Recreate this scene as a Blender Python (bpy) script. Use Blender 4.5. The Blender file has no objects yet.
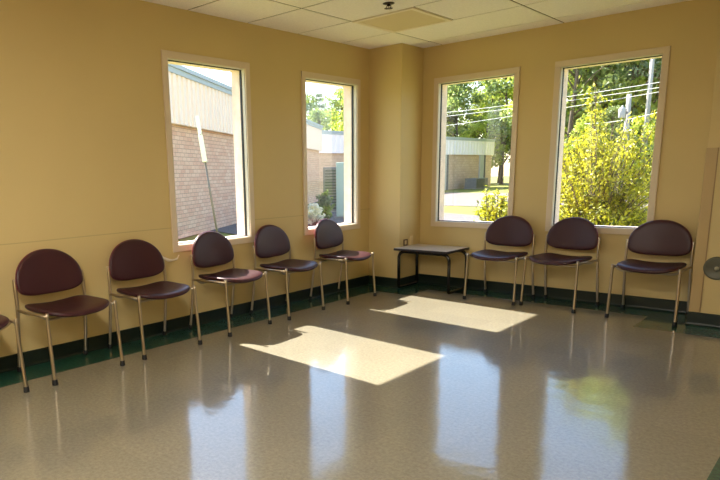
import bpy, bmesh, math, random
from mathutils import Vector, Matrix, noise
import numpy as np
random.seed(7)
PI = math.pi
S = bpy.context.scene
COL = S.collection

# ------------------------------------------------------------------ materials
def lin(c):
    return tuple(((v/255)/12.92 if v/255 <= .04045 else ((v/255+.055)/1.055)**2.4) for v in c)

def mat(name, color, rough=.6, metal=0., spec=.5, noise_amt=0., nscale=20., bump=0., bscale=60., sheen=0., coat=0., coat_rough=.1):
    m = bpy.data.materials.new(name); m.use_nodes = True
    nt = m.node_tree; b = nt.nodes['Principled BSDF']
    b.inputs['Base Color'].default_value = (*color, 1)
    b.inputs['Roughness'].default_value = rough
    b.inputs['Metallic'].default_value = metal
    b.inputs['Specular IOR Level'].default_value = spec
    b.inputs['Coat Weight'].default_value = coat
    b.inputs['Coat Roughness'].default_value = coat_rough
    geo = nt.nodes.new('ShaderNodeNewGeometry')
    if noise_amt:
        n = nt.nodes.new('ShaderNodeTexNoise'); n.inputs['Scale'].default_value = nscale; n.inputs['Detail'].default_value = 4
        nt.links.new(geo.outputs['Position'], n.inputs['Vector'])
        r = nt.nodes.new('ShaderNodeMapRange'); r.inputs['From Min'].default_value = .3; r.inputs['From Max'].default_value = .7
        r.inputs['To Min'].default_value = 1-noise_amt; r.inputs['To Max'].default_value = 1+noise_amt
        nt.links.new(n.outputs['Fac'], r.inputs['Value'])
        mx = nt.nodes.new('ShaderNodeVectorMath'); mx.operation = 'SCALE'; mx.inputs[0].default_value = color
        nt.links.new(r.outputs['Result'], mx.inputs['Scale']); nt.links.new(mx.outputs['Vector'], b.inputs['Base Color'])
    if bump:
        n = nt.nodes.new('ShaderNodeTexNoise'); n.inputs['Scale'].default_value = bscale; n.inputs['Detail'].default_value = 3
        nt.links.new(geo.outputs['Position'], n.inputs['Vector'])
        bp = nt.nodes.new('ShaderNodeBump'); bp.inputs['Strength'].default_value = bump; bp.inputs['Distance'].default_value = .003
        nt.links.new(n.outputs['Fac'], bp.inputs['Height']); nt.links.new(bp.outputs['Normal'], b.inputs['Normal'])
    return m

def emis(name, color, strength):
    m = bpy.data.materials.new(name); m.use_nodes = True
    b = m.node_tree.nodes['Principled BSDF']
    b.inputs['Emission Color'].default_value = (*color, 1); b.inputs['Emission Strength'].default_value = strength
    b.inputs['Base Color'].default_value = (.8, .8, .8, 1)
    return m

def leaf_mat(name, c1, c2, trans=.5, scale=1.5):
    m = bpy.data.materials.new(name); m.use_nodes = True
    nt = m.node_tree; nt.nodes.clear()
    out = nt.nodes.new('ShaderNodeOutputMaterial')
    geo = nt.nodes.new('ShaderNodeNewGeometry')
    ramp = nt.nodes.new('ShaderNodeValToRGB')
    ramp.color_ramp.elements[0].color = (*c1, 1); ramp.color_ramp.elements[1].color = (*c2, 1)
    nt.links.new(geo.outputs['Random Per Island'], ramp.inputs['Fac'])
    d = nt.nodes.new('ShaderNodeBsdfDiffuse'); t = nt.nodes.new('ShaderNodeBsdfTranslucent')
    g = nt.nodes.new('ShaderNodeBsdfGlossy'); g.inputs['Roughness'].default_value = .45; g.inputs['Color'].default_value = (.8, .85, .8, 1)
    nt.links.new(ramp.outputs['Color'], d.inputs['Color']); nt.links.new(ramp.outputs['Color'], t.inputs['Color'])
    mx = nt.nodes.new('ShaderNodeMixShader'); mx.inputs[0].default_value = trans
    nt.links.new(d.outputs[0], mx.inputs[1]); nt.links.new(t.outputs[0], mx.inputs[2])
    m2 = nt.nodes.new('ShaderNodeMixShader'); m2.inputs[0].default_value = .05
    nt.links.new(mx.outputs[0], m2.inputs[1]); nt.links.new(g.outputs[0], m2.inputs[2])
    nt.links.new(m2.outputs[0], out.inputs['Surface'])
    return m

WALL = (.62, .475, .212)
M = {}
def wall_material():
    m = mat('mustard_wall_paint', WALL, rough=.5, spec=.35)
    nt = m.node_tree; b = nt.nodes['Principled BSDF']
    geo = nt.nodes.new('ShaderNodeNewGeometry'); sp = nt.nodes.new('ShaderNodeSeparateXYZ')
    nt.links.new(geo.outputs['Position'], sp.inputs[0])
    n = nt.nodes.new('ShaderNodeTexNoise'); n.inputs['Scale'].default_value = 1.6; n.inputs['Detail'].default_value = 5
    nt.links.new(geo.outputs['Position'], n.inputs['Vector'])
    r = nt.nodes.new('ShaderNodeMapRange'); r.inputs['To Min'].default_value = .95; r.inputs['To Max'].default_value = 1.05
    nt.links.new(n.outputs['Fac'], r.inputs['Value'])
    # wallcovering seam running along the left wall 0.82 m above the floor
    wob = nt.nodes.new('ShaderNodeTexNoise'); wob.inputs['Scale'].default_value = .8
    nt.links.new(geo.outputs['Position'], wob.inputs['Vector'])
    w1 = nt.nodes.new('ShaderNodeMath'); w1.operation = 'MULTIPLY_ADD'; w1.inputs[1].default_value = .02
    nt.links.new(wob.outputs['Fac'], w1.inputs[0]); nt.links.new(sp.outputs['Z'], w1.inputs[2])
    c = nt.nodes.new('ShaderNodeMath'); c.operation = 'COMPARE'; c.inputs[1].default_value = .83; c.inputs[2].default_value = .0035
    nt.links.new(w1.outputs[0], c.inputs[0])
    xl = nt.nodes.new('ShaderNodeMath'); xl.operation = 'LESS_THAN'; xl.inputs[1].default_value = .02
    nt.links.new(sp.outputs['X'], xl.inputs[0])
    mu = nt.nodes.new('ShaderNodeMath'); mu.operation = 'MULTIPLY'
    nt.links.new(c.outputs[0], mu.inputs[0]); nt.links.new(xl.outputs[0], mu.inputs[1])
    k = nt.nodes.new('ShaderNodeMath'); k.operation = 'MULTIPLY_ADD'; k.inputs[1].default_value = -.2
    nt.links.new(mu.outputs[0], k.inputs[0]); nt.links.new(r.outputs[0], k.inputs[2])
    sc = nt.nodes.new('ShaderNodeVectorMath'); sc.operation = 'SCALE'; sc.inputs[0].default_value = WALL
    nt.links.new(k.outputs[0], sc.inputs['Scale']); nt.links.new(sc.outputs['Vector'], b.inputs['Base Color'])
    n2 = nt.nodes.new('ShaderNodeTexNoise'); n2.inputs['Scale'].default_value = 260
    nt.links.new(geo.outputs['Position'], n2.inputs['Vector'])
    bp = nt.nodes.new('ShaderNodeBump'); bp.inputs['Strength'].default_value = .15; bp.inputs['Distance'].default_value = .001
    nt.links.new(n2.outputs['Fac'], bp.inputs['Height']); nt.links.new(bp.outputs['Normal'], b.inputs['Normal'])
    return m
M['wall'] = wall_material()

def floor_material(name, base, speck, rough=.09, amt=.5):
    m = bpy.data.materials.new(name); m.use_nodes = True
    nt = m.node_tree; b = nt.nodes['Principled BSDF']
    L = nt.links.new
    geo = nt.nodes.new('ShaderNodeNewGeometry')
    sp = nt.nodes.new('ShaderNodeSeparateXYZ'); L(geo.outputs['Position'], sp.inputs[0])
    # speckled marbling of vinyl composition tile
    n1 = nt.nodes.new('ShaderNodeTexNoise'); n1.inputs['Scale'].default_value = 55; n1.inputs['Detail'].default_value = 6; n1.inputs['Roughness'].default_value = .75
    L(geo.outputs['Position'], n1.inputs['Vector'])
    r1 = nt.nodes.new('ShaderNodeMapRange'); r1.inputs['From Min'].default_value = .38; r1.inputs['From Max'].default_value = .62
    L(n1.outputs['Fac'], r1.inputs['Value'])
    mx = nt.nodes.new('ShaderNodeMix'); mx.data_type = 'RGBA'
    mx.inputs[6].default_value = (*speck, 1); mx.inputs[7].default_value = (*base, 1)
    L(r1.outputs[0], mx.inputs[0])
    # per-tile tone
    def tile(o):
        a = nt.nodes.new('ShaderNodeMath'); a.operation = 'DIVIDE'; a.inputs[1].default_value = .3014; L(sp.outputs[o], a.inputs[0])
        f = nt.nodes.new('ShaderNodeMath'); f.operation = 'FLOOR'; L(a.outputs[0], f.inputs[0])
        fr = nt.nodes.new('ShaderNodeMath'); fr.operation = 'FRACT'; L(a.outputs[0], fr.inputs[0])
        s = nt.nodes.new('ShaderNodeMath'); s.operation = 'PINGPONG'; s.inputs[1].default_value = .5; L(fr.outputs[0], s.inputs[0])
        lt = nt.nodes.new('ShaderNodeMath'); lt.operation = 'LESS_THAN'; lt.inputs[1].default_value = .004; L(s.outputs[0], lt.inputs[0])
        return f, lt
    fx, lx = tile('X'); fy, ly = tile('Y')
    cb = nt.nodes.new('ShaderNodeCombineXYZ'); L(fx.outputs[0], cb.inputs[0]); L(fy.outputs[0], cb.inputs[1])
    wn = nt.nodes.new('ShaderNodeTexWhiteNoise'); wn.noise_dimensions = '2D'; L(cb.outputs[0], wn.inputs['Vector'])
    r2 = nt.nodes.new('ShaderNodeMapRange'); r2.inputs['To Min'].default_value = .95; r2.inputs['To Max'].default_value = 1.04; L(wn.outputs['Value'], r2.inputs['Value'])
    seam = nt.nodes.new('ShaderNodeMath'); seam.operation = 'MAXIMUM'; L(lx.outputs[0], seam.inputs[0]); L(ly.outputs[0], seam.inputs[1])
    k = nt.nodes.new('ShaderNodeMath'); k.operation = 'MULTIPLY_ADD'; k.inputs[1].default_value = -.12
    L(seam.outputs[0], k.inputs[0]); L(r2.outputs[0], k.inputs[2])
    sc = nt.nodes.new('ShaderNodeVectorMath'); sc.operation = 'SCALE'; L(mx.outputs[2], sc.inputs[0]); L(k.outputs[0], sc.inputs['Scale'])
    L(sc.outputs['Vector'], b.inputs['Base Color'])
    b.inputs['Roughness'].default_value = .5
    b.inputs['Specular IOR Level'].default_value = .3
    b.inputs['Coat Weight'].default_value = 1; b.inputs['Coat IOR'].default_value = 1.58
    rn = nt.nodes.new('ShaderNodeTexNoise'); rn.inputs['Scale'].default_value = 2.2; rn.inputs['Detail'].default_value = 5; L(geo.outputs['Position'], rn.inputs['Vector'])
    rr = nt.nodes.new('ShaderNodeMapRange'); rr.inputs['To Min'].default_value = rough*.4; rr.inputs['To Max'].default_value = rough*1.6
    L(rn.outputs['Fac'], rr.inputs['Value']); L(rr.outputs[0], b.inputs['Coat Roughness'])
    # gently uneven wax
    bn = nt.nodes.new('ShaderNodeTexNoise'); bn.inputs['Scale'].default_value = 9; bn.inputs['Detail'].default_value = 3; L(geo.outputs['Position'], bn.inputs['Vector'])
    bp = nt.nodes.new('ShaderNodeBump'); bp.inputs['Strength'].default_value = .3; bp.inputs['Distance'].default_value = .0035
    L(bn.outputs['Fac'], bp.inputs['Height']); L(bp.outputs['Normal'], b.inputs['Coat Normal'])
    return m
M['floor'] = floor_material('waxed_beige_vinyl_tile', lin((138, 132, 114)), lin((118, 111, 93)))
M['green_tile'] = floor_material('waxed_dark_green_tile', lin((28, 88, 68)), lin((16, 52, 42)))

M['cove'] = mat('dark_green_rubber_cove', lin((22, 34, 27)), rough=.35, spec=.4)
M['ceil'] = mat('mineral_fibre_tile', (.96, .90, .85), rough=.95, spec=.1, noise_amt=.05, nscale=90, bump=.9, bscale=110)
M['tee'] = mat('cream_grid_tee', lin((214, 205, 178)), rough=.5)
M['gap'] = mat('tile_edge', lin((112, 100, 76)), rough=.9)
M['diffuser'] = mat('prismatic_diffuser_off', lin((226, 208, 170)), rough=.5, spec=.3)
M['fixture_frame'] = mat('fixture_frame_paint', lin((244, 230, 210)), rough=.5)
M['fill_light'] = emis('fill_light_diffuser', (1., .955, .90), 14.5)
M['casing'] = mat('greige_window_casing', lin((216, 198, 170)), rough=.45)
M['liner'] = mat('white_window_liner', lin((225, 218, 205)), rough=.4)
M['gasket'] = mat('black_glazing_gasket', lin((16, 15, 16)), rough=.5)
M['sash'] = mat('brown_exterior_sash', lin((62, 50, 42)), rough=.5)
M['outer_jamb'] = mat('pinkish_brick_jamb', lin((238, 216, 202)), rough=.85, noise_amt=.1, nscale=14)
M['vinyl'] = mat('burgundy_vinyl', lin((60, 28, 33)), rough=.38, spec=.38, bump=.12, bscale=420)
M['shell'] = mat('dark_plastic_shell', lin((112, 46, 52)), rough=.4)
M['tube'] = mat('champagne_metal_tube', lin((188, 173, 150)), rough=.3, metal=1.)
M['rubber'] = mat('black_rubber', lin((14, 13, 13)), rough=.6)
M['table_top'] = mat('pale_laminate', lin((196, 188, 176)), rough=.28, noise_amt=.03, nscale=60)
M['table_edge'] = mat('dark_edge_band', lin((36, 28, 24)), rough=.4)
M['table_tube'] = mat('black_painted_tube', lin((26, 22, 21)), rough=.25, spec=.6)
M['guard'] = mat('tan_vinyl_corner_guard', lin((184, 156, 104)), rough=.4)
M['guard_shadow'] = mat('brown_edge_shadow', lin((150, 120, 76)), rough=.5)
M['disc'] = mat('dull_grey_metal', lin((88, 86, 70)), rough=.42, metal=.3)
M['disc_light'] = mat('bright_grey_metal', lin((170, 162, 138)), rough=.35, metal=.6)
M['plate_brown'] = mat('brown_plate', lin((84, 60, 42)), rough=.4)
M['plate_ivory'] = mat('ivory_plate', lin((214, 196, 150)), rough=.4)
M['peel'] = mat('torn_paper_edge', lin((232, 218, 196)), rough=.8)
M['sprinkler'] = mat('tarnished_sprinkler_metal', lin((58, 46, 44)), rough=.35, metal=.7)

def glass_material():
    m = bpy.data.materials.new('window_glass'); m.use_nodes = True
    nt = m.node_tree; nt.nodes.clear()
    out = nt.nodes.new('ShaderNodeOutputMaterial'); t = nt.nodes.new('ShaderNodeBsdfTransparent'); t.inputs['Color'].default_value = (.96, .95, .95, 1)
    g = nt.nodes.new('ShaderNodeBsdfGlossy'); g.inputs['Roughness'].default_value = 0
    geo = nt.nodes.new('ShaderNodeNewGeometry')
    dt = nt.nodes.new('ShaderNodeVectorMath'); dt.operation = 'DOT_PRODUCT'
    nt.links.new(geo.outputs['Incoming'], dt.inputs[0]); nt.links.new(geo.outputs['Normal'], dt.inputs[1])
    def mth(op, a, b=None):
        n = nt.nodes.new('ShaderNodeMath'); n.operation = op
        for i, v in enumerate((a, b)):
            if v is None: continue
            if isinstance(v, (int, float)): n.inputs[i].default_value = v
            else: nt.links.new(v, n.inputs[i])
        return n.outputs[0]
    c = mth('SUBTRACT', 1., mth('ABSOLUTE', dt.outputs['Value']))
    fac = mth('ADD', mth('MULTIPLY', mth('POWER', c, 5.), .96), .04)     # thin-pane reflectance
    mx = nt.nodes.new('ShaderNodeMixShader'); nt.links.new(fac, mx.inputs[0])
    nt.links.new(t.outputs[0], mx.inputs[1]); nt.links.new(g.outputs[0], mx.inputs[2]); nt.links.new(mx.outputs[0], out.inputs['Surface'])
    return m
M['glass'] = glass_material()

def brick_material(name, c1, c2, mortar, bw=.2, rh=.076):
    m = bpy.data.materials.new(name); m.use_nodes = True
    nt = m.node_tree; b = nt.nodes['Principled BSDF']; b.inputs['Roughness'].default_value = .9
    tc = nt.nodes.new('ShaderNodeTexCoord'); sp = nt.nodes.new('ShaderNodeSeparateXYZ'); cb = nt.nodes.new('ShaderNodeCombineXYZ')
    nt.links.new(tc.outputs['Object'], sp.inputs[0]); nt.links.new(sp.outputs['X'], cb.inputs[0]); nt.links.new(sp.outputs['Z'], cb.inputs[1])
    br = nt.nodes.new('ShaderNodeTexBrick'); br.inputs['Scale'].default_value = 1
    br.inputs['Brick Width'].default_value = bw; br.inputs['Row Height'].default_value = rh; br.inputs['Mortar Size'].default_value = .007
    br.inputs['Color1'].default_value = (*c1, 1); br.inputs['Color2'].default_value = (*c2, 1); br.inputs['Mortar'].default_value = (*mortar, 1)
    nt.links.new(cb.outputs[0], br.inputs['Vector']); nt.links.new(br.outputs['Color'], b.inputs['Base Color'])
    return m
M['brick'] = brick_material('weathered_brown_brick', lin((214, 166, 140)), lin((226, 188, 160)), lin((160, 130, 112)), .28, .1)
M['brick_grey'] = brick_material('taupe_brick', lin((216, 184, 160)), lin((204, 170, 146)), lin((168, 144, 126)), .4, .2)
M['fascia'] = mat('cream_ribbed_metal', lin((250, 226, 208)), rough=.6)
M['fascia_grey'] = mat('pale_grey_ribbed_metal', lin((246, 236, 240)), rough=.6)
M['coping'] = mat('grey_metal_coping', lin((176, 184, 192)), rough=.5)
M['pilaster'] = mat('pale_grey_pilaster', lin((190, 188, 186)), rough=.7)
M['unit'] = mat('grey_unit_metal', lin((120, 118, 114)), rough=.6, noise_amt=.1, nscale=6)
M['utility'] = mat('pale_green_enamel', lin((186, 202, 184)), rough=.5)
M['dark_glass'] = mat('dark_green_glazing', lin((66, 78, 70)), rough=.2)
M['road'] = mat('pale_concrete_road', lin((106, 97, 92)), rough=.95, noise_amt=.06, nscale=1.5)
M['walk'] = mat('grey_concrete_walk', lin((98, 94, 92)), rough=.95, noise_amt=.06, nscale=3)
M['grass'] = mat('mown_grass', lin((120, 124, 40)), rough=.95, noise_amt=.2, nscale=6)
M['field'] = mat('tall_pale_grass', lin((168, 160, 78)), rough=.95, noise_amt=.2, nscale=3)
M['curb'] = mat('curb_concrete', lin((150, 144, 138)), rough=.9)
M['pole_wood'] = mat('weathered_pole_wood', lin((168, 162, 152)), rough=.85, noise_amt=.1, nscale=8)
M['pole_metal'] = mat('galvanised_post', lin((118, 112, 106)), rough=.5, metal=.4)
M['sign'] = mat('pale_sign_face', lin((226, 232, 222)), rough=.5)
M['wire'] = mat('pale_cable', lin((168, 168, 164)), rough=.6)
M['bark'] = mat('grey_brown_bark', lin((106, 92, 78)), rough=.95, noise_amt=.2, nscale=8)
M['leaf_near'] = leaf_mat('yellow_green_leaves', lin((100, 112, 26)), lin((224, 212, 56)), .55)
M['leaf_broad'] = leaf_mat('fresh_green_leaves', lin((104, 128, 70)), lin((172, 184, 104)), .5)
M['leaf_pine'] = leaf_mat('pine_needles', lin((82, 100, 74)), lin((138, 150, 108)), .35)
M['leaf_dark'] = leaf_mat('olive_green_leaves', lin((86, 106, 58)), lin((146, 158, 88)), .45)
M['leaf_yellow'] = leaf_mat('lime_leaves', lin((150, 176, 60)), lin((204, 208, 92)), .5)
M['blossom'] = leaf_mat('white_blossom', lin((236, 226, 196)), lin((250, 244, 226)), .4)

# ------------------------------------------------------------------ helpers
def link(name, me, parent=None):
    o = bpy.data.objects.new(name, me); COL.objects.link(o)
    if parent is not None: o.parent = parent
    return o

def thing(name, label, cat, loc=(0, 0, 0), rotz=0., group=None):
    o = bpy.data.objects.new(name, None); COL.objects.link(o)
    o.location = loc; o.rotation_euler = (0, 0, rotz); o.empty_display_size = .1
    o['label'] = label; o['category'] = cat
    if group: o['group'] = group
    return o

def tag(o, label, cat, group=None):
    o['label'] = label; o['category'] = cat
    if group: o['group'] = group
    return o

def struct(o): o['kind'] = 'structure'; return o

def from_bm(name, bm, m, parent=None, smooth=False):
    me = bpy.data.meshes.new(name); bmesh.ops.recalc_face_normals(bm, faces=bm.faces); bm.to_mesh(me); bm.free()
    for mm in (m if isinstance(m, list) else [m]): me.materials.append(mm)
    if smooth:
        for p in me.polygons: p.use_smooth = True
    return link(name, me, parent)

def box(bm, x0, x1, y0, y1, z0, z1, bevel=0., mi=0):
    r = bmesh.ops.create_cube(bm, size=1)
    vs = r['verts']
    for v in vs:
        v.co = Vector(((x0+x1)/2+v.co.x*(x1-x0), (y0+y1)/2+v.co.y*(y1-y0), (z0+z1)/2+v.co.z*(z1-z0)))
    fs = set(f for v in vs for f in v.link_faces)
    for f in fs: f.material_index = mi
    if bevel:
        es = set(e for v in vs for e in v.link_edges)
        rr = bmesh.ops.bevel(bm, geom=list(es), offset=bevel, segments=2, affect='EDGES', profile=.5)
        for f in rr['faces']: f.material_index = mi
    return bm

def smooth_path(pts, n=8):
    P = [Vector(p) for p in pts]; out = []
    for i in range(len(P)-1):
        p0 = P[max(i-1, 0)]; p1 = P[i]; p2 = P[i+1]; p3 = P[min(i+2, len(P)-1)]
        for k in range(n):
            t = k/n
            out.append(.5*((2*p1)+(-p0+p2)*t+(2*p0-5*p1+4*p2-p3)*t*t+(-p0+3*p1-3*p2+p3)*t**3))
    out.append(P[-1]); return out

def round_path(pts, r, n=6):
    """polyline with its inner corners rounded to radius r"""
    P = [Vector(p) for p in pts]; out = [P[0]]
    for i in range(1, len(P)-1):
        a = (P[i-1]-P[i]); b = (P[i+1]-P[i]); rr = min(r, a.length*.48, b.length*.48)
        A = P[i]+a.normalized()*rr; B = P[i]+b.normalized()*rr
        for k in range(n+1):
            t = k/n; out.append((1-t)**2*A+2*t*(1-t)*P[i]+t*t*B)
    out.append(P[-1]); return out

def tube(bm, pts, r, seg=10, cap=True):
    P = [Vector(p) for p in pts]; rad = r if isinstance(r, (list, tuple)) else [r]*len(P)
    rings = []; up = None
    for i, p in enumerate(P):
        t = (P[min(i+1, len(P)-1)]-P[max(i-1, 0)]).normalized()
        if up is None:
            up = Vector((0, 0, 1)) if abs(t.z) < .9 else Vector((1, 0, 0))
        a = (up-t*up.dot(t)).normalized(); up = a; b = t.cross(a)
        rings.append([bm.verts.new(p+(a*math.cos(2*PI*k/seg)+b*math.sin(2*PI*k/seg))*rad[i]) for k in range(seg)])
    for i in range(len(P)-1):
        for k in range(seg):
            f = bm.faces.new((rings[i][k], rings[i][(k+1) % seg], rings[i+1][(k+1) % seg], rings[i+1][k])); f.smooth = True
    if cap:
        bm.faces.new(rings[0][::-1]); bm.faces.new(rings[-1])
    return bm

def tube_obj(name, pts, r, m, parent=None, seg=10):
    bm = bmesh.new(); tube(bm, pts, r, seg); return from_bm(name, bm, m, parent)

def lathe(bm, prof, c=(0, 0, 0), axis='Z', seg=24):
    rings = []
    for r, h in prof:
        ring = []
        for k in range(seg):
            a = 2*PI*k/seg
            if axis == 'Z': co = (c[0]+r*math.cos(a), c[1]+r*math.sin(a), c[2]+h)
            else: co = (c[0]+r*math.cos(a), c[1]+h, c[2]+r*math.sin(a))
            ring.append(bm.verts.new(co))
        rings.append(ring)
    for i in range(len(rings)-1):
        for k in range(seg):
            f = bm.faces.new((rings[i][k], rings[i][(k+1) % seg], rings[i+1][(k+1) % seg], rings[i+1][k])); f.smooth = True
    bm.faces.new(rings[0]); bm.faces.new(rings[-1])
    return bm

def copy_tree(o, parent=None):
    c = o.copy(); COL.objects.link(c)
    if parent is not None: c.parent = parent
    for ch in list(o.children): copy_tree(ch, c)
    return c

# ------------------------------------------------------------------ room shell (metres; corner of left and back wall at 0,0; room is x>0, y<0)
H = 2.44; YB = -10.0; XR = 4.7; TH = .15
CA, CB = .393, .400           # corner column
SILL = .6274; WH = 1.4993; WW = .8892; TI = .045
L1, L2 = -2.9991, -1.4568     # left-wall windows, near jamb (outer casing)
B3, B4 = .529, 1.7362         # back-wall windows, left side (outer casing)
added_rear_windows = (-7.0, -8.6)  # unseen windows added so their sun patches bounce light onto the ceiling

def wall_with_holes(name, along, u0, u1, off0, off1, holes):
    """boxes tiling a wall in (u,z) leaving the holes open; along 'Y' or 'X'"""
    bm = bmesh.new()
    us = sorted({u0, u1}|{h[0] for h in holes}|{h[1] for h in holes}); zs = sorted({-.3, H+.1}|{h[2] for h in holes}|{h[3] for h in holes})
    V = {}
    def vert(u, w, z):
        k = (round(u, 5), round(w, 5), round(z, 5))
        if k not in V: V[k] = bm.verts.new((w, u, z) if along == 'Y' else (u, w, z))
        return V[k]
    def solid(i, j):
        if not (0 <= i < len(us)-1 and 0 <= j < len(zs)-1): return False
        uc = (us[i]+us[i+1])/2; zc = (zs[j]+zs[j+1])/2
        return not any(h[0] < uc < h[1] and h[2] < zc < h[3] for h in holes)
    for i in range(len(us)-1):
        for j in range(len(zs)-1):
            if not solid(i, j): continue
            a, b, c, d = us[i], us[i+1], zs[j], zs[j+1]
            for w in (off0, off1): bm.faces.new((vert(a, w, c), vert(b, w, c), vert(b, w, d), vert(a, w, d)))
            if not solid(i-1, j): bm.faces.new((vert(a, off0, c), vert(a, off1, c), vert(a, off1, d), vert(a, off0, d)))
            if not solid(i+1, j): bm.faces.new((vert(b, off0, c), vert(b, off1, c), vert(b, off1, d), vert(b, off0, d)))
            if not solid(i, j-1): bm.faces.new((vert(a, off0, c), vert(b, off0, c), vert(b, off1, c), vert(a, off1, c)))
            if not solid(i, j+1): bm.faces.new((vert(a, off0, d), vert(b, off0, d), vert(b, off1, d), vert(a, off1, d)))
    return struct(from_bm(name, bm, M['wall']))

def hole(u): return (u+TI, u+WW-TI, SILL+TI, SILL+WH-TI)
wall_with_holes('wall_left', 'Y', YB, TH, -TH, 0, [hole(u) for u in (L1, L2)+added_rear_windows])
wall_with_holes('wall_back', 'X', 0, XR, 0, TH, [hole(u) for u in (B3, B4)])
bm = bmesh.new(); box(bm, XR, XR+.15, YB, .15, -.3, H+.1); struct(from_bm('wall_right', bm, M['wall']))
bm = bmesh.new(); box(bm, -.15, XR+.15, YB-.15, YB, -.3, H+.1); struct(from_bm('wall_front', bm, M['wall']))
bm = bmesh.new(); box(bm, 0, CA, -CB, 0, 0, H, .002); struct(from_bm('wall_corner', bm, M['wall']))
PX = 3.012
bm = bmesh.new(); box(bm, PX, XR, -.40, 0, 0, H, .002); struct(from_bm('wall_pier', bm, M['wall']))

# floor: beige tile with a border of dark green tile stepping round the columns
def poly(bm, pts, mi, z=0.):
    f = bm.faces.new([bm.verts.new((x, y, z)) for x, y in pts]); f.material_index = mi; return f
bm = bmesh.new()
T1 = .3014; JX = 2.716; JY = -.737; CX = .690; CY = -.685; GX = 3.611
XS = [0, T1, CX, JX, GX, XR]; YS = [YB, JY, CY, -T1, 0]
V = {(i, j): bm.verts.new((x, y, 0)) for i, x in enumerate(XS) for j, y in enumerate(YS)}
for i in range(5):
    for j in range(4):
        xc = (XS[i]+XS[i+1])/2; yc = (YS[j]+YS[j+1])/2
        green = xc < T1 or yc > -T1 or (xc < CX and yc > CY) or (xc > JX and yc > JY) or xc > GX
        f = bm.faces.new((V[i, j], V[i+1, j], V[i+1, j+1], V[i, j+1])); f.material_index = int(green)
me = bpy.data.meshes.new('floor')
bm.to_mesh(me); bm.free(); me.materials.append(M['floor']); me.materials.append(M['green_tile'])
struct(link('floor', me))

# ceiling tiles with grooves between them, fixture bay left open
GXC, GYC, TX, TY = .6014, -.8652, .5927, .6204
bm = bmesh.new()
box(bm, 0, XR, YB, 0, H+.004, H+.06, mi=1)
g = .009
rows = []
y = 0.; yy = GYC+TY
rows.append((yy, 0.))
while yy > YB:
    rows.append((max(yy-TY, YB), yy)); yy -= TY
fill_panels = []
for ri, (y0, y1) in enumerate(rows):
    xs = [0., GXC]
    x = GXC
    if ri == 2: xs += [GXC+TX, GXC+2*TX]; x = GXC+2*TX
    while x+2*TX < XR: x += 2*TX; xs.append(x)
    xs.append(XR)
    for k in range(len(xs)-1):
        a, b = xs[k], xs[k+1]
        if ri == 2 and k == 1: continue
        if ri in (9, 12) and k in (2, 3): fill_panels.append((a, b, y0, y1)); continue
        box(bm, a+(g if a > 0 else 0), b-(g if b < XR else 0), y0+(g if y0 > YB else 0), y1-(g if y1 < 0 else 0), H, H+.02)
struct(from_bm('ceiling', bm, [M['ceil'], M['gap']]))
def light_fixture(label, a, b, y0, y1, dm, group=None):
    t = thing('ceiling_light', label, 'ceiling light', ((a+b)/2, (y0+y1)/2, H), group=group)
    w = (b-a)/2-.004; d = (y1-y0)/2-.004
    bm = bmesh.new()
    for q in ((-w, w, -d, -d+.034), (-w, w, d-.034, d), (-w, -w+.034, -d+.034, d-.034), (w-.034, w, -d+.034, d-.034)):
        box(bm, q[0], q[1], q[2], q[3], -.008, .012, .001)
    from_bm('light_frame', bm, M['fixture_frame'], t)
    bm = bmesh.new(); box(bm, -w+.034, w-.034, -d+.034, d-.034, -.004, .011)
    from_bm('diffuser', bm, dm, t)
light_fixture('square unlit ceiling light panel with a smooth dull diffuser, near the corner column', GXC, GXC+TX, rows[2][0], rows[2][1], M['diffuser'])
for i, (a, b, y0, y1) in enumerate(fill_panels):  # unseen glowing panels added behind the camera to brighten the room
    light_fixture('long fill light panel added in the ceiling behind the camera', a, b, y0, y1, M['fill_light'], 'fill light panels added behind the camera')

# coved base along each wall
def base(name, pts):
    bm = bmesh.new(); prof = [(0, 0), (.020, 0), (.012, .006), (.009, .018), (.008, .094), (.004, .0998), (0, .0998)]
    P = [Vector((x, y, 0)) for x, y in pts]; rings = []
    for i, p in enumerate(P):
        d0 = (P[i]-P[i-1]).normalized() if i else (P[1]-P[0]).normalized()
        d1 = (P[i+1]-P[i]).normalized() if i < len(P)-1 else d0
        n0 = Vector((d0.y, -d0.x, 0)); n1 = Vector((d1.y, -d1.x, 0)); n = (n0+n1); n = n/(n.dot(n0))
        rings.append([bm.verts.new(p+n*a+Vector((0, 0, h+.0006))) for a, h in prof])
    for i in range(len(P)-1):
        for k in range(len(prof)): bm.faces.new((rings[i][k], rings[i][(k+1) % len(prof)], rings[i+1][(k+1) % len(prof)], rings[i+1][k]))
    bm.faces.new(rings[0]); bm.faces.new(rings[-1][::-1])
    struct(from_bm(name, bm, M['cove']))
base('baseboard_left', [(0, YB), (0, -CB)])
base('baseboard_corner', [(0, -CB), (CA, -CB), (CA, 0)])
base('baseboard_back', [(CA, 0), (PX, 0)])
base('baseboard_pier', [(PX, 0), (PX, -.40), (XR, -.40)])
base('baseboard_right', [(XR, -.40), (XR, YB)])

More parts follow.
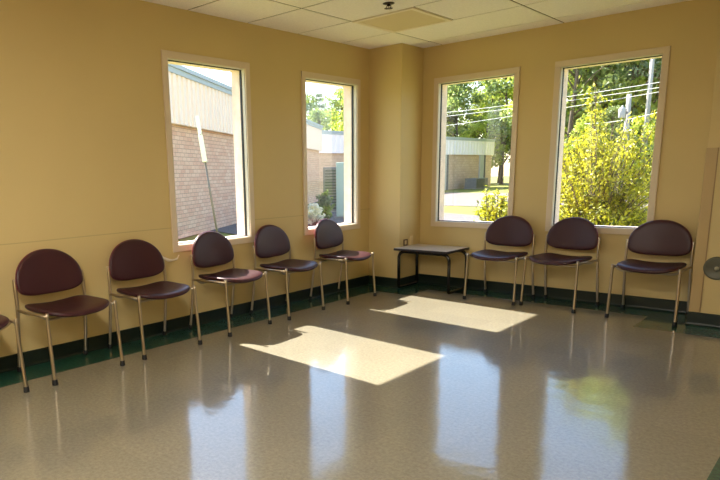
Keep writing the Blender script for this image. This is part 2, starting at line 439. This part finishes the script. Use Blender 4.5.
# windows
def window(n, side, u):
    """built in a local frame: x along the wall, y outwards, z up; origin on the inner wall face at the casing's low corner"""
    w = bpy.data.objects.new('window_%d' % n, None); COL.objects.link(w); struct(w)
    if side == 'left': w.location = (0, u, SILL); w.rotation_euler = (0, 0, PI/2)
    else: w.location = (u, 0, SILL)
    def ring(name, o, i, y0, y1, m, bev=.001):
        bm = bmesh.new()
        box(bm, o, WW-o, y0, y1, o, i, bev); box(bm, o, WW-o, y0, y1, WH-i, WH-o, bev)
        box(bm, o, i, y0, y1, i, WH-i, bev); box(bm, WW-i, WW-o, y0, y1, i, WH-i, bev)
        return from_bm(name, bm, m, w)
    ring('casing', 0, TI+.006, -.014, -.0005, M['casing'], .002)
    ring('liner', TI+.0005, TI+.010, -.0003, .034, M['liner'])
    ring('gasket', TI+.0005, TI+.016, .034, .052, M['gasket'])
    ring('outer_jamb', TI+.0005, TI+.012, .060, TH+.01, M['outer_jamb'], 0)
    bm = bmesh.new(); box(bm, TI+.001, WW-TI-.001, .053, .058, TI+.001, WH-TI-.001); from_bm('glass', bm, M['glass'], w)
    return w
for i, (s, u) in enumerate((('left', L1), ('left', L2), ('back', B3), ('back', B4))+tuple(('left', r) for r in added_rear_windows)):
    window(i+1, s, u)

# ------------------------------------------------------------------ waiting-room chair
def superlobe(n, a, bt, bb, et=2.1, eb=2.8):
    """closed half-moon outline: centre 0,0; top lobe height bt, bottom lobe depth bb"""
    out = []
    for k in range(n):
        t = 2*PI*k/n; c, s = math.cos(t), math.sin(t)
        e = et if s >= 0 else eb; b = bt if s >= 0 else bb
        out.append((a*math.copysign(abs(c)**(2/e), c), b*math.copysign(abs(s)**(2/e), s)))
    return out

def pad(outline, place, prof, nrings=7):
    """cushion: outline scaled inwards in rings, place(x, y, t) -> 3D; prof list of (scale, t)"""
    bm = bmesh.new(); rings = []
    for s, t in prof:
        rings.append([bm.verts.new(place(x*s, y*s, t)) for x, y in outline])
    n = len(outline)
    for i in range(len(rings)-1):
        for k in range(n):
            f = bm.faces.new((rings[i][k], rings[i][(k+1) % n], rings[i+1][(k+1) % n], rings[i+1][k]))
    c0 = bm.verts.new(place(0, 0, prof[0][1])); c1 = bm.verts.new(place(0, 0, prof[-1][1]))
    for k in range(n):
        bm.faces.new((c0, rings[0][(k+1) % n], rings[0][k])); bm.faces.new((c1, rings[-1][k], rings[-1][(k+1) % n]))
    return bm

def make_chair(label):
    """origin on the floor under the middle of the seat; faces local -Y; rear feet at y=+.22"""
    t = thing('waiting_chair', label, 'chair', group='burgundy waiting room chairs along the walls')
    # seat: nearly square plan with rounded corners and a bowed front lip, dished across
    def seat_place(x, y, tt):
        z = .404+(.017 if tt > 0 else .015)*tt
        z += .52*x*x*(1 if y < .05 else 1+1.5*(y-.05))
        z -= 2.2*max(0, -y-.15)**2
        z += .5*max(0, y-.08)**2
        return Vector((x, y-.030-.30*max(0, -y/.2)*(.05-x*x), z))
    out = []
    for k in range(64):
        a = 2*PI*k/64; c, s = math.cos(a), math.sin(a)
        e = 4.2
        out.append((.2235*math.copysign(abs(c)**(2/e), c), (.205 if s > 0 else .205)*math.copysign(abs(s)**(2/e), s)))
    prof = [(.55, -1), (.86, -1), (.955, -.85), (.99, -.4), (1, .1), (.985, .6), (.95, .9), (.86, 1.05), (.6, 1.1), (.28, 1.1)]
    o = from_bm('seat', pad(out, seat_place, prof), M['vinyl'], t, True)
    # backrest: half-moon pad, leaning back and hollowed across
    tilt = math.radians(8)
    def back_place(off):
        def f(x, y, tt):
            d = -.014*tt+off                                 # tt=+1 towards the sitter
            yc = .172 - .50*(x*x) + (y)*math.tan(tilt) + d
            return Vector((x, yc, .577+y))
        return f
    ol = superlobe(64, .229, .190, .093, 2.05, 3.3)
    prof = [(.5, -.75), (.85, -.75), (.95, -.65), (.99, -.2), (1, .1), (.98, .55), (.93, .85), (.82, 1.), (.5, 1.05), (.25, 1.05)]
    o = from_bm('backrest', pad(ol, back_place(0), prof), M['vinyl'], t, True)
    ol2 = superlobe(64, .231, .192, .095, 2.05, 3.3)
    prof2 = [(.5, -.6), (.9, -.6), (.98, -.2), (1.005, .35), (1.0, .75), (.985, .8), (.96, .4)]
    sh = from_bm('back_shell', pad(ol2, back_place(.014), prof2), M['shell'], o, True)
    for s in (-1, 1):
        # front leg: floor to seat side, capped just above the rail
        p = smooth_path([(s*.240, -.225, .012), (s*.2385, -.215, .15), (s*.236, -.205, .30), (s*.2345, -.20, .435)], 4)
        lg = tube_obj('leg', p, .0108, M['tube'], t)
        bm = bmesh.new(); lathe(bm, [(.0165, 0), (.0165, .006), (.0150, .026), (.0128, .032), (.011, .032)], (s*.240, -.225, .0005), seg=14)
        from_bm('foot_cap', bm, M['rubber'], lg)
        # rear leg running up into the back upright
        p = smooth_path([(s*.240, .215, .012), (s*.239, .190, .16), (s*.238, .165, .34), (s*.2375, .155, .44), (s*.236, .158, .54), (s*.234, .165, .605)], 5)
        lg = tube_obj('leg', p, .0108, M['tube'], t)
        bm = bmesh.new(); lathe(bm, [(.0165, 0), (.0165, .006), (.0150, .026), (.0128, .032), (.011, .032)], (s*.240, .215, .0005), seg=14)
        from_bm('foot_cap', bm, M['rubber'], lg)
        # side rail under the seat edge
        tube_obj('side_rail', [(s*.2345, -.20, .412), (s*.236, 0, .409), (s*.2375, .158, .407)], .0092, M['tube'], t)
    for y in (-.13, .12):
        tube_obj('crossbar', round_path([(-.236, y, .408), (-.19, y, .378), (.19, y, .378), (.236, y, .408)], .03), .0085, M['tube'], t)
    return t

R = math.radians
chairs = [  # x, y, heading (rotation about z; 0 faces the camera side from the back wall), label
    (.277, -4.700, PI/2, 'burgundy chair cut off by the left edge, only its seat tip and one leg showing'),
    (.277, -4.062, PI/2+R(3), 'leftmost chair seen whole, burgundy vinyl with metal legs, against the plain left wall'),
    (.262, -3.398, PI/2, 'burgundy chair just left of the near left-wall window, beside a torn wall strip'),
    (.243, -2.648, PI/2+R(5), 'burgundy chair in front of the near left-wall window, sunlight across its seat'),
    (.238, -1.960, PI/2+R(3), 'burgundy chair against the left wall between its two windows'),
    (.240, -1.165, PI/2+R(4), 'burgundy chair below the far left-wall window, nearest the corner column, pale sunlit seat'),
    (1.452, -.303, 0, 'burgundy chair right beside the low side table, below the right edge of a window'),
    (2.000, -.273, -R(7), 'middle chair of the three on the back wall, burgundy, in front of the shrub window'),
    (2.712, -.305, 0, 'rightmost burgundy chair, alone on the back wall next to the tan corner guard'),
]
proto = make_chair(chairs[1][3])
for i, (x, y, rz, lab) in enumerate(chairs):
    c = proto if i == 1 else copy_tree(proto)
    c.location = (x, y, .0005); c.rotation_euler = (0, 0, rz); c['label'] = lab

# ------------------------------------------------------------------ low side table
t = thing('side_table', 'low side table with pale laminate top and black tube legs, by the corner column', 'table', (.695, -.275, 0))
bm = bmesh.new(); box(bm, -.305, .305, -.232, .235, .409, .433, .006)
from_bm('table_edge', bm, M['table_edge'], t)
bm = bmesh.new(); box(bm, -.300, .300, -.227, .230, .4325, .4355, .001)
from_bm('table_top', bm, M['table_top'], t)
for s in (-1, 1):
    yy = -.150 if s < 0 else .205
    tube_obj('leg_frame', round_path([(-.290, yy, .03), (-.290, yy, .3925), (.290, yy, .3925), (.290, yy, .03)], .075, 8), .0155, M['table_tube'], t, 12)
for s in (-1, 1):
    tube_obj('runner', round_path([(s*.290, -.150, .055), (s*.290, -.150, .0165), (s*.290, .205, .0165), (s*.290, .205, .055)], .04, 6), .0155, M['table_tube'], t, 12)

# ------------------------------------------------------------------ corner guard, wall disc, plates, peel, sprinkler
bm = bmesh.new()
gz0, gz1 = .102, 1.32; gw = .066; th = .004
pts = [(PX-th, -.40+gw), (PX-th, -.40-th+.004), (PX-th+.004, -.40-th), (PX+gw, -.40-th), (PX+gw, -.4004), (PX-.0004, -.4004), (PX-.0004, -.40+gw)]
vb = [bm.verts.new((x, y, gz0)) for x, y in pts]; vt = [bm.verts.new((x, y, gz1)) for x, y in pts]
for k in range(len(pts)): bm.faces.new((vb[k], vb[(k+1) % len(pts)], vt[(k+1) % len(pts)], vt[k]))
bm.faces.new(vb); bm.faces.new(vt)
t = thing('corner_guard', 'tan plastic corner guard strip on the edge of the wall pier at far right', 'corner guard', (0, 0, 0))
from_bm('guard_cover', bm, M['guard'], t)
bm = bmesh.new(); box(bm, PX+gw+.0004, PX+gw+.0075, -.4035, -.4003, gz0, gz1, 0); from_bm('edge_shadow', bm, M['guard_shadow'], t)  # brown strip colours in the shadow line beside the guard

t = thing('wall_disc', 'round dull grey metal disc with concentric rings low on the wall pier at far right', 'wall disc', (3.158, -.4003, .447))
bm = bmesh.new()
lathe(bm, [(.086, 0), (.087, -.004), (.083, -.008), (.072, -.010), (.070, -.0085), (.060, -.011), (.058, -.0095), (.048, -.0125), (.046, -.011), (.036, -.014), (.034, -.0125), (.024, -.015), (.012, -.015)], axis='Y', seg=40)
from_bm('disc_plate', bm, M['disc'], t)
bm = bmesh.new(); lathe(bm, [(.015, -.0155), (.015, -.019), (.009, -.022), (.003, -.023)], axis='Y', seg=20)
from_bm('centre_boss', bm, M['disc_light'], t)

t = thing('wall_outlet', 'small dark brown framed outlet on the corner column above the side table', 'outlet', (CA, -.290, .472))
bm = bmesh.new()
for q in ((-.035, .035, -.034, -.022), (-.035, .035, .022, .034), (-.035, -.023, -.022, .022), (.023, .035, -.022, .022)):
    box(bm, .0004, .009, q[0], q[1], q[2], q[3], .001)
from_bm('outlet_frame', bm, M['plate_brown'], t)
bm = bmesh.new(); box(bm, .0004, .005, -.0225, .0225, -.0215, .0215, .001)
from_bm('outlet_face', bm, M['plate_ivory'], t)
t = thing('blank_wall_plate', 'small plain ivory wall plate on the corner column, right of the dark outlet', 'wall plate', (CA, -.180, .478))
bm = bmesh.new(); box(bm, .0004, .006, -.035, .035, -.055, .055, .002); from_bm('plate', bm, M['plate_ivory'], t)

# torn strip of wallcovering curling off the left wall
bm = bmesh.new(); path = smooth_path([(.001, -3.105, .612), (.012, -3.085, .590), (.016, -3.05, .574), (.014, -3.01, .570), (.018, -2.975, .577), (.010, -2.955, .596), (.001, -2.94, .602)], 5)
ws = []
for i, p in enumerate(path):
    q = i/(len(path)-1); h = .004+.013*math.sin(PI*min(1, q*1.15))*(.6+.4*math.sin(q*9))
    ws.append((bm.verts.new(p+Vector((0, 0, h))), bm.verts.new(p+Vector((.004, 0, -h))), bm.verts.new(p+Vector((-.0012, 0, h))), bm.verts.new(p+Vector((.0028, 0, -h)))))
for a, b in zip(ws, ws[1:]):
    bm.faces.new((a[0], b[0], b[1], a[1])); bm.faces.new((a[2], a[3], b[3], b[2])); bm.faces.new((a[0], a[2], b[2], b[0])); bm.faces.new((a[1], b[1], b[3], a[3]))
tag(from_bm('torn_wallcovering', bm, M['peel'], None, True), 'small pale torn strip curling off the left wall, left of the near window', 'torn strip')

t = thing('sprinkler_head', 'small dark fire sprinkler head hanging from the ceiling tile beside the unlit light panel', 'sprinkler', (1.13, -1.72, H))
t.scale = (1.3, 1.3, .7)
bm = bmesh.new(); lathe(bm, [(.034, -.0003), (.034, -.003), (.027, -.008), (.014, -.010)], seg=20); from_bm('escutcheon', bm, M['sprinkler'], t)
bm = bmesh.new(); lathe(bm, [(.011, -.010), (.011, -.026), (.007, -.030)], seg=12)
for s in (-1, 1): tube(bm, smooth_path([(s*.010, 0, -.022), (s*.017, 0, -.034), (s*.010, 0, -.046), (0, 0, -.050)], 4), .0022, 6)
from_bm('sprinkler_body', bm, M['sprinkler'], t)
bm = bmesh.new()
for k in range(12):
    a = 2*PI*k/12; d = Vector((math.cos(a), math.sin(a), 0)); n = Vector((-d.y, d.x, 0))
    vs = [bm.verts.new(n*s*w+d*r+Vector((0, 0, z))) for z in (-.052, -.050) for r, w, s in ((0.002, .001, -1), (.024, .004, -1), (.024, .004, 1), (0.002, .001, 1))]
    bm.faces.new(vs[:4]); bm.faces.new(vs[4:][::-1])
    for i in range(4): bm.faces.new((vs[i], vs[(i+1) % 4], vs[4+(i+1) % 4], vs[4+i]))
from_bm('deflector', bm, M['sprinkler'], t)

# ------------------------------------------------------------------ outdoors
GZ = -.3
def slab(name, pts, z, m, th=.1):
    bm = bmesh.new(); a = [bm.verts.new((x, y, z)) for x, y in pts]; b = [bm.verts.new((x, y, z-th)) for x, y in pts]
    bm.faces.new(a); bm.faces.new(b[::-1])
    for i in range(len(a)): bm.faces.new((a[i], b[i], b[(i+1) % len(a)], a[(i+1) % len(a)]))
    return struct(from_bm(name, bm, m))
slab('ground', [(-130, -60), (90, -60), (90, 130), (-130, 130)], GZ-.02, M['grass'], .3)
slab('ground_road', [(-19, 19.5), (60, 14.0), (60, 24.5), (-19, 34)], GZ, M['road'], .018)
slab('ground_walk', [(-9, 10.2), (40, 7.2), (40, 9.2), (-9, 13.4)], GZ+.005, M['walk'], .02)
slab('ground_paving', [(-9.9, 5.5), (-3, 3.5), (-3, 12.5), (-17.2, 19.2)], GZ+.002, M['walk'], .02)
slab('ground_field', [(-40, 55), (40, 52), (40, 66), (-40, 66)], GZ+.002, M['field'], .02)

def facade(label, p0, p1, depth, brick, fasc, z_f=2.45, z_t=3.8, rib=.30, extra=None):
    """long flat-roofed block whose front runs p0 -> p1"""
    p0 = Vector((*p0, 0)); p1 = Vector((*p1, 0)); L = (p1-p0).length; a = math.atan2(p1.y-p0.y, p1.x-p0.x)
    t = thing('building', label, 'building', (p0.x, p0.y, GZ), a)
    g0 = 0.; zf = z_f-GZ; zt = z_t-GZ
    bm = bmesh.new(); box(bm, 0, L, 0, depth, 0, zf+.2); from_bm('brick_wall', bm, brick, t)
    bm = bmesh.new(); n = int(L/rib)
    prof = [(0, 0), (.36, 0), (.42, -.05), (.94, -.05)]
    us = [(k+a_)*L/n for k in range(n) for a_, d in prof]+[L]; ds = [d for k in range(n) for a_, d in prof]+[0]
    rows_ = [[bm.verts.new((u, -.12+d, z)) for u, d in zip(us, ds)] for z in (zf, zt-.22)]
    for k in range(len(us)-1): bm.faces.new((rows_[0][k], rows_[0][k+1], rows_[1][k+1], rows_[1][k]))
    box(bm, -.1, 0, -.17, depth, zf, zt-.22); box(bm, L, L+.1, -.17, depth, zf, zt-.22); box(bm, 0, L, -.06, -.02, zf, zt-.22)
    from_bm('ribbed_fascia', bm, fasc, t)
    bm = bmesh.new(); box(bm, -.15, L+.15, -.24, depth+.1, zt-.10, zt); box(bm, -.12, L+.12, -.20, depth+.05, zt-.22, zt-.10)
    from_bm('roof_coping', bm, M['coping'], t)
    return t, L
near_b, Ln = facade('long brown brick building with cream ribbed metal band, filling the near left-wall window', (-6.5, 0), (-19.0, 21.15), 12., M['brick'], M['fascia'])
far_b, Lf = facade('distant grey building with pale ribbed metal band, in front of the trees', (-21.3, 21.6), (-21.3, 47.4), 9., M['brick_grey'], M['fascia_grey'], rib=.5)
for u in (17.4, 23.8):                       # pale pilasters with a dark downpipe beside them
    bm = bmesh.new(); box(bm, u-.38, u+.38, -.10, -.002, 0, 2.74); o = from_bm('pilaster', bm, M['pilaster'], far_b)
    bm = bmesh.new(); box(bm, u+.52, u+.64, -.12, -.002, 0, 2.74); from_bm('downpipe', bm, M['unit'], far_b)

# equipment outside
def cabinet(name, label, cat, loc, rz, w, d, h, m, part, louvre=True):
    t = thing(name, label, cat, loc, rz)
    bm = bmesh.new(); box(bm, -w/2, w/2, -d/2, d/2, .06, h, .02); from_bm('cabinet_body', bm, m, t)
    bm = bmesh.new(); box(bm, -w/2-.05, w/2+.05, -d/2-.05, d/2+.05, 0, .06); from_bm('base_pad', bm, M['curb'], t)
    bm = bmesh.new()
    if louvre:
        n = int(h/.12)
        for k in range(n): box(bm, -w/2+.08, w/2-.08, -d/2-.02, -d/2, .14+k*(h-.2)/n, .14+k*(h-.2)/n+.05)
        from_bm('louvres', bm, M['dark_glass'], t)
    else:
        box(bm, -w/2+.06, -.01, -d/2-.015, -d/2, .12, h-.1, .004); box(bm, .01, w/2-.06, -d/2-.015, -d/2, .12, h-.1, .004); from_bm('doors', bm, m, t)
        bm = bmesh.new(); box(bm, .03, .06, -d/2-.045, -d/2-.015, h*.5, h*.5+.16); from_bm('handle', bm, M['unit'], t)
    return t
cabinet('utility_cabinet', 'tall pale green utility cabinet outside the far left-wall window', 'cabinet', (-8.95, 11.30, GZ), .45, 1.3, .7, 1.86, M['utility'], 'doors', False)
cabinet('air_unit', 'dark green louvred air unit beside the pale green cabinet, behind the blossoming shrub', 'air conditioner', (-11.6, 13.9, GZ), .6, 1.5, .9, 1.75, M['unit'], 'louvres')
cabinet('air_unit', 'low grey air unit at the foot of the distant grey building', 'air conditioner', (-19.9, 41.9, GZ), PI/2, 2.1, 1., .85, M['unit'], 'louvres')

# leaning sign post seen edge-on in front of the brick building
t = thing('sign_post', 'leaning metal post with a pale sign seen edge-on, in the near left-wall window', 'sign post', (-3.62, .62, GZ), 0)
t.rotation_euler = (0, 0, R(50))
def lean(z): return Vector((-.125*(z-.0), 0, z))
tube_obj('post', [lean(0), lean(2.2)], .016, M['pole_metal'], t, 8)
bm = bmesh.new()
mt = Matrix.Rotation(-math.atan(.125), 4, 'Y')
box(bm, -.035, .035, -.30, .30, 1.74, 2.14, .004); box(bm, -.028, .028, -.26, .26, 2.17, 2.42, .004); bmesh.ops.transform(bm, matrix=mt, verts=bm.verts)
from_bm('sign_panel', bm, M['sign'], t)

# utility poles and cables
CAM = Vector((3.9642, -5.8812, 1.2042))
def polar(az, D, z=0.): a = R(az); return Vector((CAM.x+D*math.sin(a), CAM.y+D*math.cos(a), z))
def utility_pole(label, az, D, h, arm, can):
    p = polar(az, D, GZ); t = thing('utility_pole', label, 'utility pole', p, R(-az))
    tube_obj('pole', [(0, 0, 0), (0, 0, h)], [.17, .12], M['pole_wood'], t, 12)
    if arm:
        bm = bmesh.new(); box(bm, -1.1, 1.1, -.16, -.06, h-.5, h-.38, .01); from_bm('crossarm', bm, M['pole_wood'], t)
        for x in (-1., -.5, .5, 1.):
            bm = bmesh.new(); lathe(bm, [(.03, 0), (.05, .05), (.03, .08), (.045, .12), (.02, .16)], (x, -.11, h-.38), seg=10); from_bm('insulator', bm, M['wire'], t)
    if can:
        bm = bmesh.new(); lathe(bm, [(.15, 0), (.18, .04), (.18, .48), (.15, .54), (.05, .58), (.04, .68)], (-.28, -.1, h-1.25), seg=16); o = from_bm('transformer', bm, M['wire'], t)
        bm = bmesh.new(); box(bm, -.25, 0, -.13, -.07, h-1.05, h-.92); from_bm('bracket', bm, M['unit'], t)
utility_pole('grey utility pole carrying a round transformer, right part of the shrub window', -15.3, 40, 5.35, False, True)
utility_pole('taller pale utility pole further right of the one with the transformer', -13.95, 48, 9.5, True, False)
def cable(label, pts, r=.03, sag=.25):
    a, b = Vector(pts[0]), Vector(pts[1]); out = []
    for k in range(25):
        q = k/24; out.append(a.lerp(b, q)+Vector((0, 0, -sag*4*q*(1-q))))
    o = tube_obj('power_cable', out, r, M['wire'], None, 6)
    tag(o, label, 'cable', 'overhead power cables')
for p0, p1, lab in (((-28.29, 47.96, 6.5), (-1.12, 27.8, 5.15), 'topmost pale overhead cable crossing in front of the trees'),
                    ((-31.61, 49.27, 6.25), (.07, 27.7, 4.95), 'second overhead cable from the top, just under the topmost one'),
                    ((-31.6, 49.28, 5.25), (.08, 27.71, 4.88), 'third overhead cable, passing low above the distant grey building'),
                    ((-9.36, 34.41, 3.75), (-3.68, 29.33, 3.9), 'short low cable behind the shrub, below the transformer')):
    cable(lab, (p0, p1), .017, .18)

# ------------------------------------------------------------------ planting
rng = np.random.default_rng(11)
def leaf_mesh(name, centres, size, m, aspect=2.0, up_bias=0., jitter=.35):
    """one folded four-sided leaf (two triangles) at each centre"""
    n = len(centres); c = np.asarray(centres, float)
    d = rng.normal(size=(n, 3)); d[:, 2] += up_bias; d /= np.linalg.norm(d, axis=1)[:, None]
    e = rng.normal(size=(n, 3)); e -= d*(e*d).sum(1)[:, None]; e /= np.linalg.norm(e, axis=1)[:, None]
    nn = np.cross(d, e)
    s = size*(1+jitter*rng.uniform(-1, 1, n))[:, None]
    v = np.empty((n, 4, 3)); v[:, 0] = c-d*s*.5; v[:, 1] = c+e*s*.5/aspect+nn*s*.08; v[:, 2] = c+d*s*.5; v[:, 3] = c-e*s*.5/aspect+nn*s*.08
    me = bpy.data.meshes.new(name)
    me.from_pydata(v.reshape(-1, 3).tolist(), [], (np.arange(n*4).reshape(-1, 4)).tolist()); me.materials.append(m); me.update()
    return me

def clumps(cents, rad, per, flat=.75):
    out = []
    for c, r in zip(cents, rad):
        p = rng.normal(size=(per, 3)); p /= np.linalg.norm(p, axis=1)[:, None]; p *= (rng.uniform(.35, 1, per)**.6)[:, None]*r; p[:, 2] *= flat
        out.append(p+c)
    return np.concatenate(out)

def tree_proto(kind, seed):
    """unit: metres, about 12 m tall, origin at the trunk's foot"""
    global rng
    rng = np.random.default_rng(seed)
    r_ = random.Random(seed)
    if kind == 'pine':
        h = 12.; bm = bmesh.new()
        pts = [(0, 0, 0), (.1*r_.uniform(-1, 1), .1, 4), (.2*r_.uniform(-1, 1), 0, 8), (0, 0, 11.6)]
        tube(bm, smooth_path(pts, 3), [.17-.13*i/9 for i in range(10)], 7)
        cents, rad = [], []
        for k in range(42):
            z = r_.uniform(4.2, 11.6); L = (1.2+.9*r_.random())*(1-.62*max(0, (z-5)/7)); a = r_.uniform(0, 2*PI)
            e = Vector((math.cos(a)*L, math.sin(a)*L, z+.35*r_.random()))
            tube(bm, [(0, 0, z-.3), e*.6+Vector((0, 0, z*.4-.1)), e], [.045, .03, .012], 4)
            cents.append(e); rad.append(.42+.35*r_.random())
        foliage = clumps(cents, rad, 75, .55); size = .24; m = M['leaf_pine']; asp = 3.2
    else:
        low = kind == 'bushy'
        bm = bmesh.new(); top = 11.5
        tube(bm, smooth_path([(0, 0, 0), (.15, .05, 3), (-.1, .1, 6.5), (0, 0, 10)], 3), [.2-.16*i/9 for i in range(10)], 7)
        cents, rad = [], []
        for k in range(46):
            z = r_.uniform(.6 if low else 3., 11.3); q = (z-(0 if low else 2.2))/(12-(0 if low else 2.2))
            L = 3.0*math.sin(PI*min(.97, max(.12, q*.9+.08)))*math.sqrt(r_.uniform(.15, 1)); a = r_.uniform(0, 2*PI)
            e = Vector((math.cos(a)*L, math.sin(a)*L, z))
            if k % 2 == 0: tube(bm, [(0, 0, max(.3, z-1.6)), (e.x*.5, e.y*.5, z-.6), e], [.06, .04, .015], 4)
            cents.append(e); rad.append(.6+.5*r_.random())
        foliage = clumps(cents, rad, 80, .8); size = .30; asp = 1.5
        m = {'broad': M['leaf_broad'], 'bushy': M['leaf_dark'], 'lime': M['leaf_yellow']}[kind]
    me_t = bpy.data.meshes.new('trunk'); bmesh.ops.recalc_face_normals(bm, faces=bm.faces); bm.to_mesh(me_t); bm.free(); me_t.materials.append(M['bark'])
    return me_t, leaf_mesh('foliage', foliage, size, m, asp)
protos = {'pine': [tree_proto('pine', 1), tree_proto('pine', 2)], 'broad': [tree_proto('broad', 3), tree_proto('broad', 4)], 'bushy': [tree_proto('bushy', 5)], 'lime': [tree_proto('lime', 6)]}
tl = {'pine': 'tall pine with a bare lower trunk in the woods beyond the road',
      'broad': 'fresh green broadleaf tree in the woods beyond the road',
      'bushy': 'olive green bushy tree, leafy down to the ground, at the edge of the woods',
      'lime': 'lime green sunlit tree in the woods beyond the road'}
def plant(kind, az, D, h, label=None, group=None):
    me_t, me_f = random.choice(protos[kind])
    p = polar(az, D, GZ-.02)
    t = thing('tree', label or tl[kind], 'tree', p, random.uniform(0, 6.28), group if label else {'pine': 'tall pines in the woods', 'broad': 'broadleaf trees in the woods', 'bushy': 'bushy trees at the edge of the woods', 'lime': 'lime green trees in the woods'}[kind])
    k = h/12; t.scale = (k, k, k)
    link('trunk', me_t, t); link('foliage', me_f, t)
az = -47.
while az < -6:
    up = max(0, min(1, (az+20)/4.))
    far = -az > 34
    for row, D in enumerate((70, 78) if az < -21 else (54, 62, 72)):
        kind = random.choice(['pine', 'broad', 'pine', 'broad', 'lime', 'bushy'])
        h = (random.uniform(11.5, 14.5) if not far else random.uniform(8.5, 11.5))*(1+.10*row)
        if up: h = (random.uniform(16, 19) if up < 1 else random.uniform(20, 23))*(1+.06*row)
        if kind == 'bushy': h *= .8
        plant(kind, az+random.uniform(-.6, .6), D+random.uniform(-3, 3), h)
    az += 1.75
az = -46.
while az < -6:
    plant('bushy' if random.random() < .7 else 'lime', az+random.uniform(-.5, .5), (66 if az < -21 else 47)+random.uniform(-2, 2), random.uniform(4.5, 7.5))
    az += 2.3

def shrub(name, label, loc, radius, height, n_stem, leaves_per, size, m, seed, spikes=(), m2=None, lo=.12):
    """loose shrub: stems fan out from the base, leaves crowd along their outer halves"""
    global rng
    rng = np.random.default_rng(seed); r_ = random.Random(seed)
    t = thing(name, label, 'shrub', loc)
    bm = bmesh.new(); cs = []
    for k in range(n_stem):
        a = r_.uniform(0, 2*PI); el = r_.uniform(lo, 1.)
        rr = radius*math.sqrt(r_.random())*(1.02 if el < .75 else 1.02-.9*(el-.75)/.25*.8)
        tip = Vector((math.cos(a)*rr, math.sin(a)*rr, height*el*(.92+.16*r_.random())))
        if k < len(spikes): tip = Vector(spikes[k])
        base = Vector((.12*math.cos(a)*r_.random(), .12*math.sin(a)*r_.random(), 0)); mid = base.lerp(tip, .5)+Vector((-tip.x*.12, -tip.y*.12, .08*height))
        P = smooth_path([base, mid, tip], 5); tube(bm, P, [.014-.011*i/(len(P)-1) for i in range(len(P))], 4, False)
        pts = np.array([tuple(q) for q in P]); nL = leaves_per
        u = rng.uniform(.38, 1, nL)**.8*(len(P)-1.001); i = u.astype(int); f = (u-i)[:, None]
        cs.append(pts[i]*(1-f)+pts[i+1]*f+rng.normal(size=(nL, 3))*np.array([.055, .055, .05])*radius/.75)
    from_bm('stems', bm, M['bark'], t)
    link('leaves', leaf_mesh('leaves', np.concatenate(cs), size, m, 2.0, .5), t)
    return t
p = polar(-17.15, 8.9, GZ)
shrub('shrub', 'large yellow-green leafy shrub filling the rightmost window', p, .87, 2.0, 300, 90, .050, M['leaf_near'], 21, [(-.10, 0, 2.5), (-.14, .04, 2.42), (-.06, -.05, 2.35), (-.1, .05, 2.26), (.56, .1, 2.12), (.62, 0, 2.0), (-.62, 0, 2.0), (-.02, 0, 2.3), (-.12, 0, 2.15)])
p = polar(-24.9, 9.6, GZ)
shrub('shrub', 'small yellow-green shrub at the lower right corner of the third window', p, .38, 1.2, 80, 44, .06, M['leaf_near'], 22, lo=.3)
p = polar(-40.75, 18.6, GZ)
shrub('shrub', 'low shrub with creamy white blossom outside the far left-wall window', p, .36, .62, 70, 34, .09, M['blossom'], 23)
p = polar(-39.9, 19.2, GZ)
shrub('shrub', 'low olive green shrub right of the blossoming one', p, .30, .95, 60, 34, .10, M['leaf_dark'], 24)

# ------------------------------------------------------------------ light
sun = bpy.data.lights.new('sun', 'SUN'); sun.energy = 15.5; sun.color = (1., .965, .84); sun.angle = R(.55)
so = bpy.data.objects.new('sun', sun); COL.objects.link(so)
so.rotation_euler = Vector((1, -.063, -.958)).to_track_quat('-Z', 'Y').to_euler()
w = bpy.data.worlds.new('sky'); S.world = w; w.use_nodes = True
nt = w.node_tree; bg = nt.nodes['Background']
sky = nt.nodes.new('ShaderNodeTexSky'); sky.sky_type = 'NISHITA'; sky.sun_disc = False; sky.sun_elevation = R(43.8); sky.sun_rotation = R(-86)
sky.air_density = 1.4; sky.dust_density = .7; sky.ozone_density = 3.; sky.altitude = 50
nt.links.new(sky.outputs[0], bg.inputs['Color']); bg.inputs['Strength'].default_value = .36

# ------------------------------------------------------------------ camera
cam = bpy.data.cameras.new('camera'); cam.sensor_width = 36; cam.lens = 616.805*36/720
cam.shift_x = (360-283.584)/720; cam.shift_y = (301.987-240)/720; cam.clip_end = 500
yw, pt_, rl = R(43.8726), R(-11.6563), R(-1.4238)
F = Vector((-math.sin(yw)*math.cos(pt_), math.cos(yw)*math.cos(pt_), math.sin(pt_))); Rt = Vector((math.cos(yw), math.sin(yw), 0)); U = Rt.cross(F)
R2 = Rt*math.cos(rl)+U*math.sin(rl); U2 = -Rt*math.sin(rl)+U*math.cos(rl)
co = bpy.data.objects.new('camera', cam); COL.objects.link(co)
mm = Matrix((R2, U2, -F)).transposed().to_4x4(); mm.translation = CAM; co.matrix_world = mm
S.camera = co
vs = S.view_settings; vs.view_transform = 'Standard'; vs.look = 'None'; vs.exposure = .80; vs.gamma = 1.; vs.use_curve_mapping = False
S.cycles.max_bounces = 12; S.cycles.diffuse_bounces = 6; S.cycles.transparent_max_bounces = 16; S.cycles.sample_clamp_indirect = 6
